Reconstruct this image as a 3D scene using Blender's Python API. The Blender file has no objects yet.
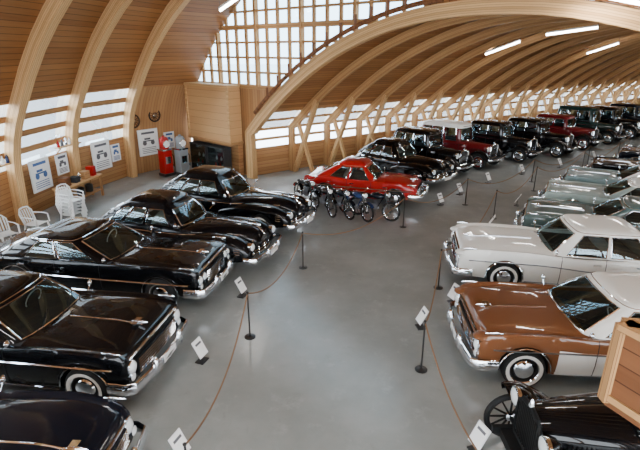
import bpy, math, random, bmesh
from mathutils import Vector, Matrix
random.seed(7)
R=math.radians
# ------------------------------------------------------------------ materials
def newmat(name):
    m=bpy.data.materials.new(name); m.use_nodes=True
    return m, m.node_tree.nodes, m.node_tree.links, m.node_tree.nodes['Principled BSDF']
def simple(name,col,rough=.5,metal=0,coat=0,emit=None,es=0,noise=0.0,nscale=8,spec=None):
    m,n,l,b=newmat(name)
    b.inputs['Base Color'].default_value=(*col,1)
    b.inputs['Roughness'].default_value=rough
    b.inputs['Metallic'].default_value=metal
    b.inputs['Coat Weight'].default_value=coat
    b.inputs['Coat Roughness'].default_value=.03
    if spec is not None: b.inputs['Specular IOR Level'].default_value=spec
    if emit:
        b.inputs['Emission Color'].default_value=(*emit,1); b.inputs['Emission Strength'].default_value=es
    if noise>0:
        t=n.new('ShaderNodeTexCoord'); no=n.new('ShaderNodeTexNoise'); no.inputs['Scale'].default_value=nscale
        l.new(t.outputs['Object'],no.inputs['Vector'])
        mr=n.new('ShaderNodeMapRange'); mr.inputs[1].default_value=.3; mr.inputs[2].default_value=.7
        mr.inputs[3].default_value=max(.02,rough-noise); mr.inputs[4].default_value=rough+noise
        l.new(no.outputs['Fac'],mr.inputs[0]); l.new(mr.outputs[0],b.inputs['Roughness'])
    return m
def paint(name,col,ior=1.36):
    m=simple(name,col,.35,0,1.0,noise=.04,nscale=3,spec=0.05); m.node_tree.nodes['Principled BSDF'].inputs['Coat IOR'].default_value=ior
    m.node_tree.nodes['Principled BSDF'].inputs['Coat Roughness'].default_value=.01
    return m
def wood(name,c1,c2,board=.14,rough=.55,gap=.07):
    m,n,l,b=newmat(name)
    uv=n.new('ShaderNodeUVMap'); sp=n.new('ShaderNodeSeparateXYZ'); l.new(uv.outputs[0],sp.inputs[0])
    def math_(op,a,bv=None):
        x=n.new('ShaderNodeMath'); x.operation=op
        if isinstance(a,(int,float)): x.inputs[0].default_value=a
        else: l.new(a,x.inputs[0])
        if bv is not None:
            if isinstance(bv,(int,float)): x.inputs[1].default_value=bv
            else: l.new(bv,x.inputs[1])
        return x.outputs[0]
    v=math_('DIVIDE',sp.outputs[1],board); fl=math_('FLOOR',v); fr=math_('FRACT',v)
    wn=n.new('ShaderNodeTexWhiteNoise'); wn.noise_dimensions='1D'; l.new(fl,wn.inputs['W'])
    cb=n.new('ShaderNodeCombineXYZ'); l.new(math_('MULTIPLY',sp.outputs[0],.7),cb.inputs[0]); l.new(math_('MULTIPLY',sp.outputs[1],14.0),cb.inputs[1]); l.new(wn.outputs[0],cb.inputs[2])
    no=n.new('ShaderNodeTexNoise'); no.inputs['Scale'].default_value=1.6; no.inputs['Detail'].default_value=5; l.new(cb.outputs[0],no.inputs['Vector'])
    s=math_('ADD',math_('MULTIPLY',wn.outputs[0],.5),math_('MULTIPLY',no.outputs['Fac'],.55))
    mx=n.new('ShaderNodeMix'); mx.data_type='RGBA'; l.new(s,mx.inputs[0])
    mx.inputs[6].default_value=(*c1,1); mx.inputs[7].default_value=(*c2,1)
    g=math_('LESS_THAN',fr,gap)
    m2=n.new('ShaderNodeMix'); m2.data_type='RGBA'; l.new(math_('MULTIPLY',g,.75),m2.inputs[0]); l.new(mx.outputs[2],m2.inputs[6]); m2.inputs[7].default_value=(c1[0]*.2,c1[1]*.15,c1[2]*.15,1)
    l.new(m2.outputs[2],b.inputs['Base Color']); b.inputs['Roughness'].default_value=rough
    b.inputs['Specular IOR Level'].default_value=.25
    return m
def glassmat(name,tint,base=.1,k=.8):
    m,n,l,b=newmat(name); n.remove(b)
    tr=n.new('ShaderNodeBsdfTransparent'); tr.inputs[0].default_value=(*tint,1)
    gl=n.new('ShaderNodeBsdfGlossy'); gl.inputs['Roughness'].default_value=.02; gl.inputs[0].default_value=(.72,.92,1,1)
    fr=n.new('ShaderNodeLayerWeight'); fr.inputs[0].default_value=.3
    a=n.new('ShaderNodeMath'); a.operation='MULTIPLY_ADD'; l.new(fr.outputs['Fresnel'],a.inputs[0]); a.inputs[1].default_value=k; a.inputs[2].default_value=base; a.use_clamp=True
    mx=n.new('ShaderNodeMixShader'); l.new(a.outputs[0],mx.inputs[0]); l.new(tr.outputs[0],mx.inputs[1]); l.new(gl.outputs[0],mx.inputs[2])
    l.new(mx.outputs[0],n['Material Output'].inputs[0])
    return m
BLACK=paint('paint_black',(.002,.0022,.003)); BLUEBLK=paint('paint_blueblack',(.003,.0045,.009))
RED=paint('paint_red',(.36,.010,.010)); MAROON=paint('paint_maroon',(.11,.006,.008))
BROWN=paint('paint_bronze',(.17,.065,.026),1.42); WHITE=paint('paint_white',(.82,.80,.74)); CREAM=paint('paint_cream',(.80,.79,.74))
GRNGRY=paint('paint_greengrey',(.09,.135,.13)); PALEGR=paint('paint_palegreen',(.32,.39,.36)); TEAL=paint('paint_teal',(.20,.28,.29)); BLUE=paint('paint_blue',(.015,.03,.09))
DGREEN=paint('paint_darkgreen',(.006,.018,.016))
CHROME=simple('chrome',(.84,.87,.92),.07,1); TIRE=simple('tyre_rubber',(.015,.015,.015),.75,noise=.1,spec=.2); WWALL=simple('whitewall',(.75,.74,.7),.6)
DARK=simple('dark_trim',(.006,.006,.006),.6,spec=.2); INTER=simple('upholstery_dark',(.035,.035,.037),.8,noise=.1,spec=.2); INTL=simple('upholstery_light',(.24,.23,.21),.8,noise=.1,spec=.2)
LENS=simple('lamp_lens',(.75,.78,.78),.06,0,1); TAIL=simple('tail_lamp',(.5,.01,.01),.2,0,1)
CGLASS=glassmat('car_glass',(.52,.64,.66),.07); WGLASS=glassmat('window_glass',(.90,.96,1),.03); SKYGLASS=glassmat('window_glass_sky_dim',(.34,.47,.55),.02)  # SKYGLASS tint is added to dim and blue the sky seen through it
CEIL=wood('wood_ceiling_boards',(.185,.066,.02),(.44,.20,.066),.20,gap=.09)
WALLW=wood('wood_wall_boards',(.30,.14,.052),(.50,.27,.115),.15)
PANEL=wood('wood_plywood_panel',(.46,.245,.10),(.62,.37,.17),.3,gap=.03)
GLU=wood('wood_glulam',(.42,.225,.085),(.72,.45,.21),.055,gap=.12)
GLUA=wood('wood_glulam_annex',(.30,.15,.055),(.54,.305,.13),.05,gap=.08)
RAILW=wood('wood_stained_rail',(.10,.035,.012),(.22,.09,.035),.12)
PLASTIC=simple('white_plastic',(.8,.8,.78),.4,noise=.05); STEEL=simple('painted_steel_black',(.01,.01,.01),.4,noise=.05)
ROPE=simple('rope_brown',(.2,.11,.055),.9,noise=.05,nscale=60); PAPER=simple('paper_white',(.85,.85,.83),.6,noise=.05); FRAMEW=simple('frame_white',(.75,.75,.75),.4,noise=.05)
INK=simple('ink_grey',(.1,.1,.11),.7,noise=.05); INKB=simple('ink_blue',(.05,.12,.3),.6,noise=.05); TUBE=simple('fluorescent_tube',(1,1,1),.3,emit=(1,.98,.94),es=26)
m,n,l,b=newmat('floor_painted_concrete')
t=n.new('ShaderNodeTexCoord'); n1=n.new('ShaderNodeTexNoise'); n1.inputs['Scale'].default_value=.5; n1.inputs['Detail'].default_value=9; n1.inputs['Roughness'].default_value=.62
l.new(t.outputs['Object'],n1.inputs['Vector']); r1=n.new('ShaderNodeValToRGB'); r1.color_ramp.elements[0].position=.34; r1.color_ramp.elements[1].position=.68
r1.color_ramp.elements[0].color=(.205,.218,.210,1); r1.color_ramp.elements[1].color=(.285,.298,.287,1); l.new(n1.outputs['Fac'],r1.inputs[0])
n2=n.new('ShaderNodeTexNoise'); n2.inputs['Scale'].default_value=2.2; n2.inputs['Detail'].default_value=8; n2.inputs['Roughness'].default_value=.72; l.new(t.outputs['Object'],n2.inputs['Vector'])
r2=n.new('ShaderNodeValToRGB'); r2.color_ramp.elements[0].position=.56; r2.color_ramp.elements[1].position=.70; r2.color_ramp.elements[0].color=(0,0,0,1); r2.color_ramp.elements[1].color=(.5,.5,.5,1); l.new(n2.outputs['Fac'],r2.inputs[0])
mx=n.new('ShaderNodeMix'); mx.data_type='RGBA'; l.new(r2.outputs[0],mx.inputs[0]); l.new(r1.outputs[0],mx.inputs[6]); mx.inputs[7].default_value=(.34,.35,.335,1)
n3=n.new('ShaderNodeTexNoise'); n3.inputs['Scale'].default_value=1.1; n3.inputs['Detail'].default_value=10; n3.inputs['Roughness'].default_value=.8; n3.inputs['Distortion'].default_value=.6; l.new(t.outputs['Object'],n3.inputs['Vector'])
r3=n.new('ShaderNodeValToRGB'); r3.color_ramp.elements[0].position=.58; r3.color_ramp.elements[1].position=.74; r3.color_ramp.elements[0].color=(0,0,0,1); r3.color_ramp.elements[1].color=(.5,.5,.5,1); l.new(n3.outputs['Fac'],r3.inputs[0])
mx3=n.new('ShaderNodeMix'); mx3.data_type='RGBA'; l.new(r3.outputs[0],mx3.inputs[0]); l.new(mx.outputs[2],mx3.inputs[6]); mx3.inputs[7].default_value=(.13,.13,.12,1); l.new(mx3.outputs[2],b.inputs['Base Color'])
mr=n.new('ShaderNodeMapRange'); mr.inputs[3].default_value=.10; mr.inputs[4].default_value=.34; l.new(n1.outputs['Fac'],mr.inputs[0]); l.new(mr.outputs[0],b.inputs['Roughness'])
FLOOR=m
GROUND=simple('ground_bright_pale',(.75,.76,.78),.9,noise=.05)  # sunlit brightness put into the colour, so low windows look out on white
# ------------------------------------------------------------------ mesh builder
def basis(a):
    a=Vector(a).normalized(); u=Vector((0,0,1)) if abs(a.z)<.9 else Vector((1,0,0))
    p=a.cross(u).normalized(); q=p.cross(a).normalized(); return a,p,q
class MB:
    def __init__(s): s.v=[];s.f=[];s.m=[];s.mats=[];s.uv=[]
    def mi(s,mat):
        if mat not in s.mats: s.mats.append(mat)
        return s.mats.index(mat)
    def add(s,vs,fs,mats,uvs=None):
        o=len(s.v); s.v+= [tuple(v) for v in vs]
        for i,f in enumerate(fs):
            s.f.append([o+k for k in f]); mt=mats[i] if isinstance(mats,list) else mats
            s.m.append(s.mi(mt)); s.uv.append(uvs[i] if uvs else None)
    def box(s,c,sz,mat,rz=0,ry=0,rx=0):
        M=Matrix.Rotation(rz,3,'Z')@Matrix.Rotation(ry,3,'Y')@Matrix.Rotation(rx,3,'X')
        c=Vector(c); vs=[]
        for x in(-1,1):
            for y in(-1,1):
                for z in(-1,1): vs.append(c+M@Vector((x*sz[0]/2,y*sz[1]/2,z*sz[2]/2)))
        fs=[(0,1,3,2),(4,6,7,5),(0,4,5,1),(2,3,7,6),(0,2,6,4),(1,5,7,3)]
        s.add(vs,fs,mat)
    def beam(s,p0,p1,w,h,mat,up=(0,0,1)):
        p0=Vector(p0);p1=Vector(p1);a=(p1-p0); L=a.length; a.normalize(); up=Vector(up)
        q=a.cross(up)
        if q.length<1e-3: q=a.cross(Vector((1,0,0)))
        q.normalize(); r=q.cross(a).normalized(); vs=[]
        for p in(p0,p1):
            for i,j in((-1,-1),(1,-1),(1,1),(-1,1)): vs.append(p+q*(w/2*i)+r*(h/2*j))
        fs=[(0,1,5,4),(1,2,6,5),(2,3,7,6),(3,0,4,7),(3,2,1,0),(4,5,6,7)]
        uvs=[[(0,0),(0,w),(L,w),(L,0)],[(0,0),(0,h),(L,h),(L,0)],[(0,0),(0,w),(L,w),(L,0)],[(0,0),(0,h),(L,h),(L,0)],[(0,0),(w,0),(w,h),(0,h)],[(0,0),(w,0),(w,h),(0,h)]]
        s.add(vs,fs,mat,uvs)
    def lathe(s,c,axis,prof,mats,n=20):
        a,p,q=basis(axis); c=Vector(c); vs=[];fs=[];ms=[]
        for r,h in prof:
            for i in range(n):
                t=2*math.pi*i/n; vs.append(c+a*h+(p*math.cos(t)+q*math.sin(t))*max(r,.0008))
        for j in range(len(prof)-1):
            for i in range(n):
                k=(i+1)%n; fs.append((j*n+i,j*n+k,(j+1)*n+k,(j+1)*n+i)); ms.append(mats[j] if isinstance(mats,list) else mats)
        fs.append(tuple(range(n))[::-1]); ms.append(ms[0]); fs.append(tuple((len(prof)-1)*n+i for i in range(n))); ms.append(ms[-2])
        s.add(vs,fs,ms)
    def cyl(s,p0,p1,r0,r1,mat,n=10):
        p0=Vector(p0);p1=Vector(p1); s.lathe(p0,p1-p0,[(r0,0),(r1,(p1-p0).length)],mat,n)
    def tube(s,pts,r,mat,n=6,closed=False,rz=None):
        pts=[Vector(p) for p in pts]; N=len(pts); vs=[];fs=[]
        for i,p in enumerate(pts):
            if closed: t=pts[(i+1)%N]-pts[i-1]
            else: t=pts[min(i+1,N-1)]-pts[max(i-1,0)]
            if t.length<1e-6: t=Vector((1,0,0))
            a,pp,q=basis(t)
            for k in range(n):
                th=2*math.pi*k/n; vs.append(p+pp*(math.cos(th)*r)+q*(math.sin(th)*(rz or r)))
        M=N if closed else N-1
        for i in range(M):
            j=(i+1)%N
            for k in range(n):
                k2=(k+1)%n; fs.append((i*n+k,i*n+k2,j*n+k2,j*n+k))
        if not closed: fs.append(tuple(range(n))[::-1]); fs.append(tuple((N-1)*n+k for k in range(n)))
        s.add(vs,fs,mat)
    def ell(s,c,rad,mat,nu=16,nv=10,z0=-90):
        vs=[];fs=[]
        for j in range(nv+1):
            ph=R(z0)+(math.pi/2-R(z0))*j/nv
            for i in range(nu):
                t=2*math.pi*i/nu; vs.append((c[0]+rad[0]*math.cos(ph)*math.cos(t)+1e-5*math.cos(t),c[1]+rad[1]*math.cos(ph)*math.sin(t)+1e-5*math.sin(t),c[2]+rad[2]*math.sin(ph)))
        for j in range(nv):
            for i in range(nu):
                k=(i+1)%nu; fs.append((j*nu+i,j*nu+k,(j+1)*nu+k,(j+1)*nu+i))
        fs.append(tuple(range(nu))[::-1]); fs.append(tuple(nv*nu+i for i in range(nu)))
        s.add(vs,fs,mat)
    def grid(s,rows,mat,uvs=None,mats=None):
        n=len(rows[0]); vs=[p for r in rows for p in r]; fs=[];us=[];ms=[]
        for j in range(len(rows)-1):
            for i in range(n-1):
                fs.append((j*n+i,j*n+i+1,(j+1)*n+i+1,(j+1)*n+i)); ms.append(mats[i] if mats else mat)
                if uvs: us.append([uvs[j][i],uvs[j][i+1],uvs[j+1][i+1],uvs[j+1][i]])
        s.add(vs,fs,ms,us if uvs else None)
    def obj(s,name,loc=(0,0,0),rz=0,sharp=35,recalc=True,parent=None):
        me=bpy.data.meshes.new(name); me.from_pydata(s.v,[],s.f)
        for m in s.mats: me.materials.append(m)
        me.polygons.foreach_set('material_index',s.m)
        if any(u for u in s.uv):
            ul=me.uv_layers.new(name='UVMap')
            for p,u in zip(me.polygons,s.uv):
                if u:
                    for li,c in zip(p.loop_indices,u): ul.data[li].uv=c
        if recalc:
            bm=bmesh.new(); bm.from_mesh(me); bmesh.ops.recalc_face_normals(bm,faces=bm.faces); bm.to_mesh(me); bm.free()
        me.polygons.foreach_set('use_smooth',[True]*len(me.polygons)); me.set_sharp_from_angle(angle=R(sharp)); me.update()
        o=bpy.data.objects.new(name,me); bpy.context.collection.objects.link(o); o.location=loc; o.rotation_euler=(0,0,rz)
        if parent: o.parent=parent
        return o
# ------------------------------------------------------------------ car parts
def herm(keys,x):
    if x<=keys[0][0]: return keys[0][1:]
    if x>=keys[-1][0]: return keys[-1][1:]
    for i in range(len(keys)-1):
        if keys[i][0]<=x<=keys[i+1][0]: break
    k0=keys[max(i-1,0)];k1=keys[i];k2=keys[i+1];k3=keys[min(i+2,len(keys)-1)]
    h=k2[0]-k1[0]; t=(x-k1[0])/h; out=[]
    for c in range(1,len(k1)):
        s=(k2[c]-k1[c])/h
        def slope(a,bb,cc):
            d1=(bb[c]-a[c])/max(bb[0]-a[0],1e-6); d2=(cc[c]-bb[c])/max(cc[0]-bb[0],1e-6)
            return 0 if d1*d2<=0 else 2*d1*d2/(d1+d2)
        m1=slope(k0,k1,k2) if i>0 else s; m2=slope(k1,k2,k3) if i<len(keys)-2 else s
        out.append((2*t**3-3*t*t+1)*k1[c]+(t**3-2*t*t+t)*h*m1+(-2*t**3+3*t*t)*k2[c]+(t**3-t*t)*h*m2)
    return tuple(out)
def sect(w,zs,zt,zb,crest=0):
    h=zs-zb; L=lambda f: zs+(zt-zs)*f
    if crest: return [(.90*w,zb),(.965*w,zb+.12*h),(.995*w,zb+.38*h),(1.0*w,zb+.70*h),(.99*w,zb+.92*h),(.955*w,zs+.004),(.90*w,zs),(.83*w,zs-crest),(.74*w,L(.35)-crest*.3),(.50*w,L(.85)),(.22*w,L(.98)),(0,zt)]
    return [(.90*w,zb),(.965*w,zb+.12*h),(.995*w,zb+.38*h),(1.0*w,zb+.66*h),(.98*w,zb+.88*h),(.925*w,zs),(.80*w,L(.42)),(.52*w,L(.8)),(.22*w,L(.97)),(0,zt)]
def loft(mb,keys,mat,wheels=(),ra=.4,wz=.33,yc=0,nst=44,matfn=None,crest=0):
    keys=sorted(keys); x0=keys[0][0];x1=keys[-1][0]
    xs=[x0+(x1-x0)*i/nst for i in range(nst+1)]+[k[0] for k in keys]
    for xw in wheels:
        xs=[x for x in xs if abs(x-xw)>ra+.01]
        xs+=[xw+ra*math.cos(math.pi*i/14) for i in range(15)]+[xw-ra-.004,xw+ra+.004]
    xs=sorted(set(round(x,4) for x in xs if x0<=x<=x1)); rings=[]
    for x in xs:
        w,zs,zt,zb=herm(keys,x)
        for xw in wheels:
            dx=abs(x-xw)
            if dx<=ra+1e-4: zb=max(zb,wz+math.sqrt(max(ra*ra-dx*dx,0))*.97)
        zs=max(zs,zb+.03); zt=max(zt,zb+.04); sc=sect(w,zs,zt,zb,crest)
        ring=[(x,yc-y,z) for y,z in sc]+[(x,yc+y,z) for y,z in reversed(sc[:-1])]
        rings.append(ring)
    n=len(rings[0]); vs=[p for r in rings for p in r]; fs=[];ms=[]
    for j in range(len(rings)-1):
        for i in range(n):
            i2=(i+1)%n; fs.append((j*n+i,j*n+i2,(j+1)*n+i2,(j+1)*n+i))
            k=min(i,n-2-i) if i<n-1 else -1
            ms.append(DARK if k==-1 else (matfn((xs[j]+xs[j+1])/2,k) if matfn else mat))
    fs.append(tuple(range(n))); ms.append(mat); fs.append(tuple((len(rings)-1)*n+i for i in range(n))[::-1]); ms.append(mat)
    mb.add(vs,fs,ms)
    return lambda x: herm(keys,x)
def cabin(mb,xb,xt,wb,wt,zb,zr,crown,mat,roofm,wins,rearpy=.72,v0=.06,v1=.9,bulge=.03,frame=True,bow=1.0,frontpy=.84,glass=None,drip=False):
    glass=glass or CGLASS
    A=.11
    front=[(0,0,'f'),(.004*bow,.35,'f'),(.015*bow,.65,'f'),(.035*bow,frontpy,'p'),(.07,.95,'p')]
    side=[A,.5,.90]
    for a,c in wins: side+=[a,c,(a+c)/2]
    side=sorted(set(round(q,4) for q in side))
    sp=[(q,1.0,'s') for q in side]
    rear=[(.945,.955,'p'),(.975,max(rearpy,.8) if rearpy<.8 else .88,'p'),(.985,rearpy if rearpy<.8 else .8,'r'),(.996,.3,'r'),(1,0,'r')]
    half=front+sp+rear
    full=[(a,c,t,1) for a,c,t in half]+[(a,c,t,-1) for a,c,t in reversed(half[1:-1])]
    N=len(full); vv=[0,v0,(v0+v1)/2,v1,1.0]
    def P(i,v):
        a,c,t,sg=full[i%N]; x=(xb[0]+(xb[1]-xb[0])*a)*(1-v)+(xt[0]+(xt[1]-xt[0])*a)*v
        plan=1-.07*(abs(a-.45)/.55)**2
        y=(wb*(1-v)+wt*v)*c*plan*sg; b_=bulge*math.sin(math.pi*v)
        ax=(1 if a<.1 else (-1 if a>.93 else 0))*b_
        return Vector((x+ax,y+sg*c*b_,zb+(zr-zb)*v))
    vs=[];fs=[];ms=[]
    for v in vv:
        for i in range(N): vs.append(P(i,v))
    def isglass(i,j):
        a0,c0,t0,s0=full[i]; a1,c1,t1,s1=full[(i+1)%N]
        if j in(0,3): return False
        am=(a0+a1)/2
        if am<.036*bow and max(c0,c1)<=frontpy+1e-6 and min(a0,a1)<.03*max(bow,1): return 'f'
        if am>.98 and max(c0,c1)<=(rearpy if rearpy<.8 else .8)+1e-6: return 'r'
        if c0==1 and c1==1:
            for p,q in wins:
                if p-1e-4<=min(a0,a1) and max(a0,a1)<=q+1e-4: return 's'
        return False
    for j in range(4):
        for i in range(N):
            k=(i+1)%N; fs.append((j*N+i,j*N+k,(j+1)*N+k,(j+1)*N+i)); ms.append(glass if isglass(i,j) else (roofm if j==3 else mat))
    cx=(xt[0]+xt[1])/2; o=4*N
    prev=o
    for f,zf in((.985,.14),(.955,.34),(.85,.66),(.6,.9),(.3,.98)):
        st=len(vs)
        for i in range(N):
            p=P(i,1.0); vs.append((cx+(p.x-cx)*f,p.y*f,zr+crown*zf))
        for i in range(N):
            k=(i+1)%N; fs.append((prev+i,prev+k,st+k,st+i)); ms.append(roofm)
        prev=st
    fs.append(tuple(prev+i for i in range(N))); ms.append(roofm)
    mb.add(vs,fs,ms)
    if drip: mb.tube([P(i,1.0)+Vector((0,0,-.004)) for i in range(N)],.011,CHROME,5,closed=True)
    if frame:
        def rim(idx):
            pts=[P(i,v0) for i in idx]+[P(idx[-1],(v0+v1)/2)]+[P(i,v1) for i in reversed(idx)]+[P(idx[0],(v0+v1)/2)]
            mb.tube(pts,.014,CHROME,5,closed=True)
        rim([N-3,N-2,N-1,0,1,2,3])
        for p,q in wins:
            idx=[i for i in range(len(half)) if full[i][1]==1 and full[i][3]==1 and p-1e-4<=full[i][0]<=q+1e-4]
            rim(idx); rim([(N-i)%N for i in idx])
        ri=[i for i in range(N) if full[i][0]>=.984 and full[i][1]<=.8+1e-6]
        if len(ri)>2: rim(ri)
def wheel(mb,x,y,r,ww=True,w=.19,cap=CHROME,spokes=False):
    sg=1 if y>0 else -1; c=(x,y-sg*w*.5,r); a=(0,sg,0)
    if not spokes:
        prof=[(r*.55,0),(r*.9,-.0),(r*.985,w*.14),(r,w*.4),(r,w*.62),(r*.975,w*.85),(r*.9,w*.99),(r*.84,w*1.03),(r*.68,w*1.0),(r*.64,w*.93),(r*.56,w*.8),(r*.48,w*.82),(r*.42,w*.95),(r*.2,w*1.05),(.001,w*1.08)]
        W=WWALL if ww else TIRE
        mb.lathe(c,a,prof,[TIRE]*7+[W]+[CHROME]+[DARK if cap is CHROME else cap]*2+[CHROME]*3,28)
    else:
        prof=[(r*.8,w*.3),(r*.9,w*.2),(r*.985,w*.3),(r,w*.5),(r*.985,w*.72),(r*.9,w*.82),(r*.82,w*.7),(r*.78,w*.6)]
        a_,p,q=basis(a); C=Vector(c)
        vs=[];fs=[];n=30
        for rr,h in prof:
            for i in range(n):
                t=2*math.pi*i/n; vs.append(C+a_*h+(p*math.cos(t)+q*math.sin(t))*rr)
        K=len(prof); ms=[]
        for j in range(K):
            for i in range(n):
                k=(i+1)%n; j2=(j+1)%K; fs.append((j*n+i,j*n+k,j2*n+k,j2*n+i)); ms.append(TIRE if j<5 else cap)
        mb.add(vs,fs,ms)
        mb.lathe(C+a_*(w*.1),a,[(.03,0),(.07,.02),(.075,w*.5),(.05,w*.75),(.001,w*.8)],CHROME,12)
        for i in range(12):
            t=2*math.pi*i/12; d=(p*math.cos(t)+q*math.sin(t)); mb.cyl(C+a_*(w*.5)+d*.05,C+a_*(w*.5)+d*r*.8,.017,.013,cap,6)
def bumper(mb,x,w,z,dirn,h=.08,th=.035,wrap=.45,mat=CHROME,bow=.1):
    pts=[(x-dirn*wrap,-w,z)]+[(x-dirn*(.12+ .0),-w,z)]
    for i in range(9):
        y=-w*.93+2*w*.93*i/8; pts.append((x+dirn*(bow*(1-(y/w)**2)-.02),y,z))
    pts+=[(x-dirn*.12,w,z),(x-dirn*wrap,w,z)]
    mb.tube(pts,th,mat,8,rz=h)
def lamp(mb,c,r,axis=(1,0,0),dep=.12,rim=CHROME):
    mb.lathe(Vector(c)-Vector(axis).normalized()*dep,axis,[(r*.9,0),(r*1.05,dep*.7),(r*1.08,dep),(r*.92,dep+.01),(r*.8,dep+.03),(r*.4,dep+.05),(.001,dep+.055)],[rim]*3+[LENS]*3,18)
def place(mb,name,cx,cy,h): return mb.obj(name,(cx,cy,0),R(h))

def slab_car(name,cx,cy,h,L=5.3,W=1.95,roof=1.42,col=BLACK,roofc=None,low=None,lowx=1.2,fins=0,lights=2,ww=True,hood=.98,belt=.95,wx=(1.75,-1.5),
             cab=(.95,-1.75),top=(.25,-1.15),wins=((.13,.46),(.5,.84)),rearpy=.9,trimz=.68,wr=.35,wt=.62,inter=INTER,crown=.07,low_k=3,rnd=0,crest=.03,dip=0,hooded=False):
    mb=MB(); hw=W/2; l=L/2; roofc=roofc or col; d=rnd
    keys=[(-l,hw*.84,.78+fins*.6,.74,.42),(-l+.05,hw*.92,.85+fins*.85,.82,.36),(-l+.25,hw*.965,.89+fins,.88,.31),(-l+.9,hw*.99,.92+fins*.6,.93,.26),
          (cab[1]+.05,hw,belt-.01+fins*.3,belt,.24),(0,hw*(1-dip*.15),belt-.02-dip*.5,belt-.0-dip*.2,.22),(cab[0]-.05,hw,belt-.01,hood-.03,.22),(cab[0]+.25,hw*.995,belt-.0+dip*.4,hood,.24),
          (l-.8,hw*.99,belt+dip*.8,hood,.27),(l-.3,hw*(.98-d*.5),belt-.005-d+dip*.8,hood-.025-d,.30),(l-.1,hw*(.965-d),belt-.03-d*1.8+dip*.7,hood-.06-d*1.8,.33),(l-.03,hw*(.945-d*1.3),belt-.06-d*2.2+dip*.4,hood-.10-d*2.2,.37),(l,hw*(.92-d*1.6),belt-.12-d*2.5,hood-.16-d*2.5,.40)]
    TOPK=7 if crest else 6
    def mf(x,k):
        if k>=TOPK and cab[1]+.12<x<cab[0]-.12: return inter
        if low and k<low_k and x<lowx: return low
        return col
    f=loft(mb,keys,col,wx,wr+.055,wr,matfn=mf,crest=crest)
    mb.box((0,0,.42),(L*.93,W*.62,.34),DARK)
    cabin(mb,cab,top,hw*.915,hw*wt*1.13,belt-.02,roof-crown,crown,roofc if low else col,roofc,wins,rearpy=rearpy,drip=True)
    for x in wx:
        for s in(1,-1): wheel(mb,x,s*(hw-.1),wr,ww)
    for s in(1,-1):
        for z,rr in((trimz,.017),(.30,.018)):
            if z<.4: xs=[wx[1]+wr+.08+(wx[0]-wx[1]-2*wr-.16)*i/10 for i in range(11)]
            else: xs=[-l+.15+(L-.35)*i/24 for i in range(25)]
            mb.tube([(x,s*(f(x)[0]*(1.002 if z>.4 else .975)+.004),z+(fins*.3*max(0,(-x-l+1.5)/1.5) if z>.4 else 0)+(.05*math.tanh((x-.3)*2) if (z>.4 and dip) else 0)) for x in xs],rr,CHROME,5)
        for x in wx:
            mb.tube([(x+(wr+.06)*math.cos(R(a)),s*(hw*.985),wr+(wr+.055)*math.sin(R(a))) for a in range(0,181,15)],.012,CHROME,5)
        W_=cab[0]-cab[1]
        for q in (.06,.46,.86) if len(wins)>1 else (.06,.6):
            x=cab[0]-.12-W_*q*.9
            if min(abs(x-a) for a in wx)>wr+.1:
                w_,zs,zt,zb=f(x); sc=sect(w_,zs,zt,zb,crest)
                mb.tube([(x,s*(y+.002),z) for y,z in sc[:6]],.006,DARK,4)
        for q in(.42,.80):
            x=cab[0]-.12-W_*q*.9; mb.box((x+.1,s*(f(x)[0]+.018),belt-.13),(.16,.025,.022),CHROME)
        mb.cyl((cab[0]-.1,s*hw*.93,belt),(cab[0]-.1,s*hw*1.02,belt+.1),.008,.008,CHROME,6); mb.lathe((cab[0]-.12,s*hw*1.03,belt+.12),(1,0,0),[(.05,0),(.06,.015),(.02,.05),(.001,.055)],CHROME,12)
        yy=[.78] if lights==1 else [.82,.61]
        for q in yy:
            lamp(mb,(l+.015-d*.5,s*hw*q*(1-d),belt-.27-d+dip*.3),.11 if lights==1 else .082)
        if hooded: mb.ell((l-.12,s*hw*.78,belt-.12+dip*.3),(.22,.16,.07),col,14,8)
        mb.ell((l-.22,s*hw*(.92-d*.6),belt+.01-d*.8+dip*.7),(.16,.014,.028),CHROME,10,6)
        mb.lathe((-l-.005,s*hw*.68,.62+fins*.4),(-1,0,0),[(.07,-.05),(.075,.02),(.04,.05),(.001,.06)],[CHROME,TAIL,TAIL],14)
        mb.lathe((l-.03,s*hw*.80,.53),(1,0,0),[(.06,0),(.065,.06),(.03,.08),(.001,.085)],[CHROME,LENS,LENS],14)
    gy=hw*(.5 if lights==2 else .62)
    mb.box((l+.0,0,.60),(.05,gy*2,.26),DARK)
    for i in range(6): mb.tube([(l+.035+.03*(1-(y/gy)**2),y,.49+.045*i) for y in [gy*(-1+j/4) for j in range(9)]],.011,CHROME,5)
    for i in range(9): mb.box((l+.03,gy*(-.9+.225*i),.60),(.03,.012,.24),CHROME)
    mb.tube([(l-.01,y,hood-.13-d*2.3) for y in [hw*.8*(-1+j/4) for j in range(9)]],.022,CHROME,6)
    bumper(mb,l+.12,hw*.99,.42,1,h=.10,wrap=.42); bumper(mb,-l-.08,hw*.97,.45,-1,h=.09)
    for s in(1,-1):
        mb.ell((l+.20,s*hw*.42,.47),(.07,.07,.16),CHROME,12,8); mb.ell((-l-.16,s*hw*.5,.46),(.05,.05,.1),CHROME,10,8)
    mb.box((l+.225,0,.44),(.012,.42,.11),PAPER); mb.box((-l-.19,0,.5),(.012,.42,.11),PAPER)
    mb.tube([(cab[0]+.2+(l-cab[0]-.4)*i/8,0,f(cab[0]+.2+(l-cab[0]-.4)*i/8)[2]+.006) for i in range(9)],.012,CHROME,5)
    mb.ell((l-.25,0,f(l-.25)[2]+.045),(.14,.022,.035),CHROME,10,6); mb.box((l-.30,0,f(l-.3)[2]+.05),(.1,.22,.012),CHROME)
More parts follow.
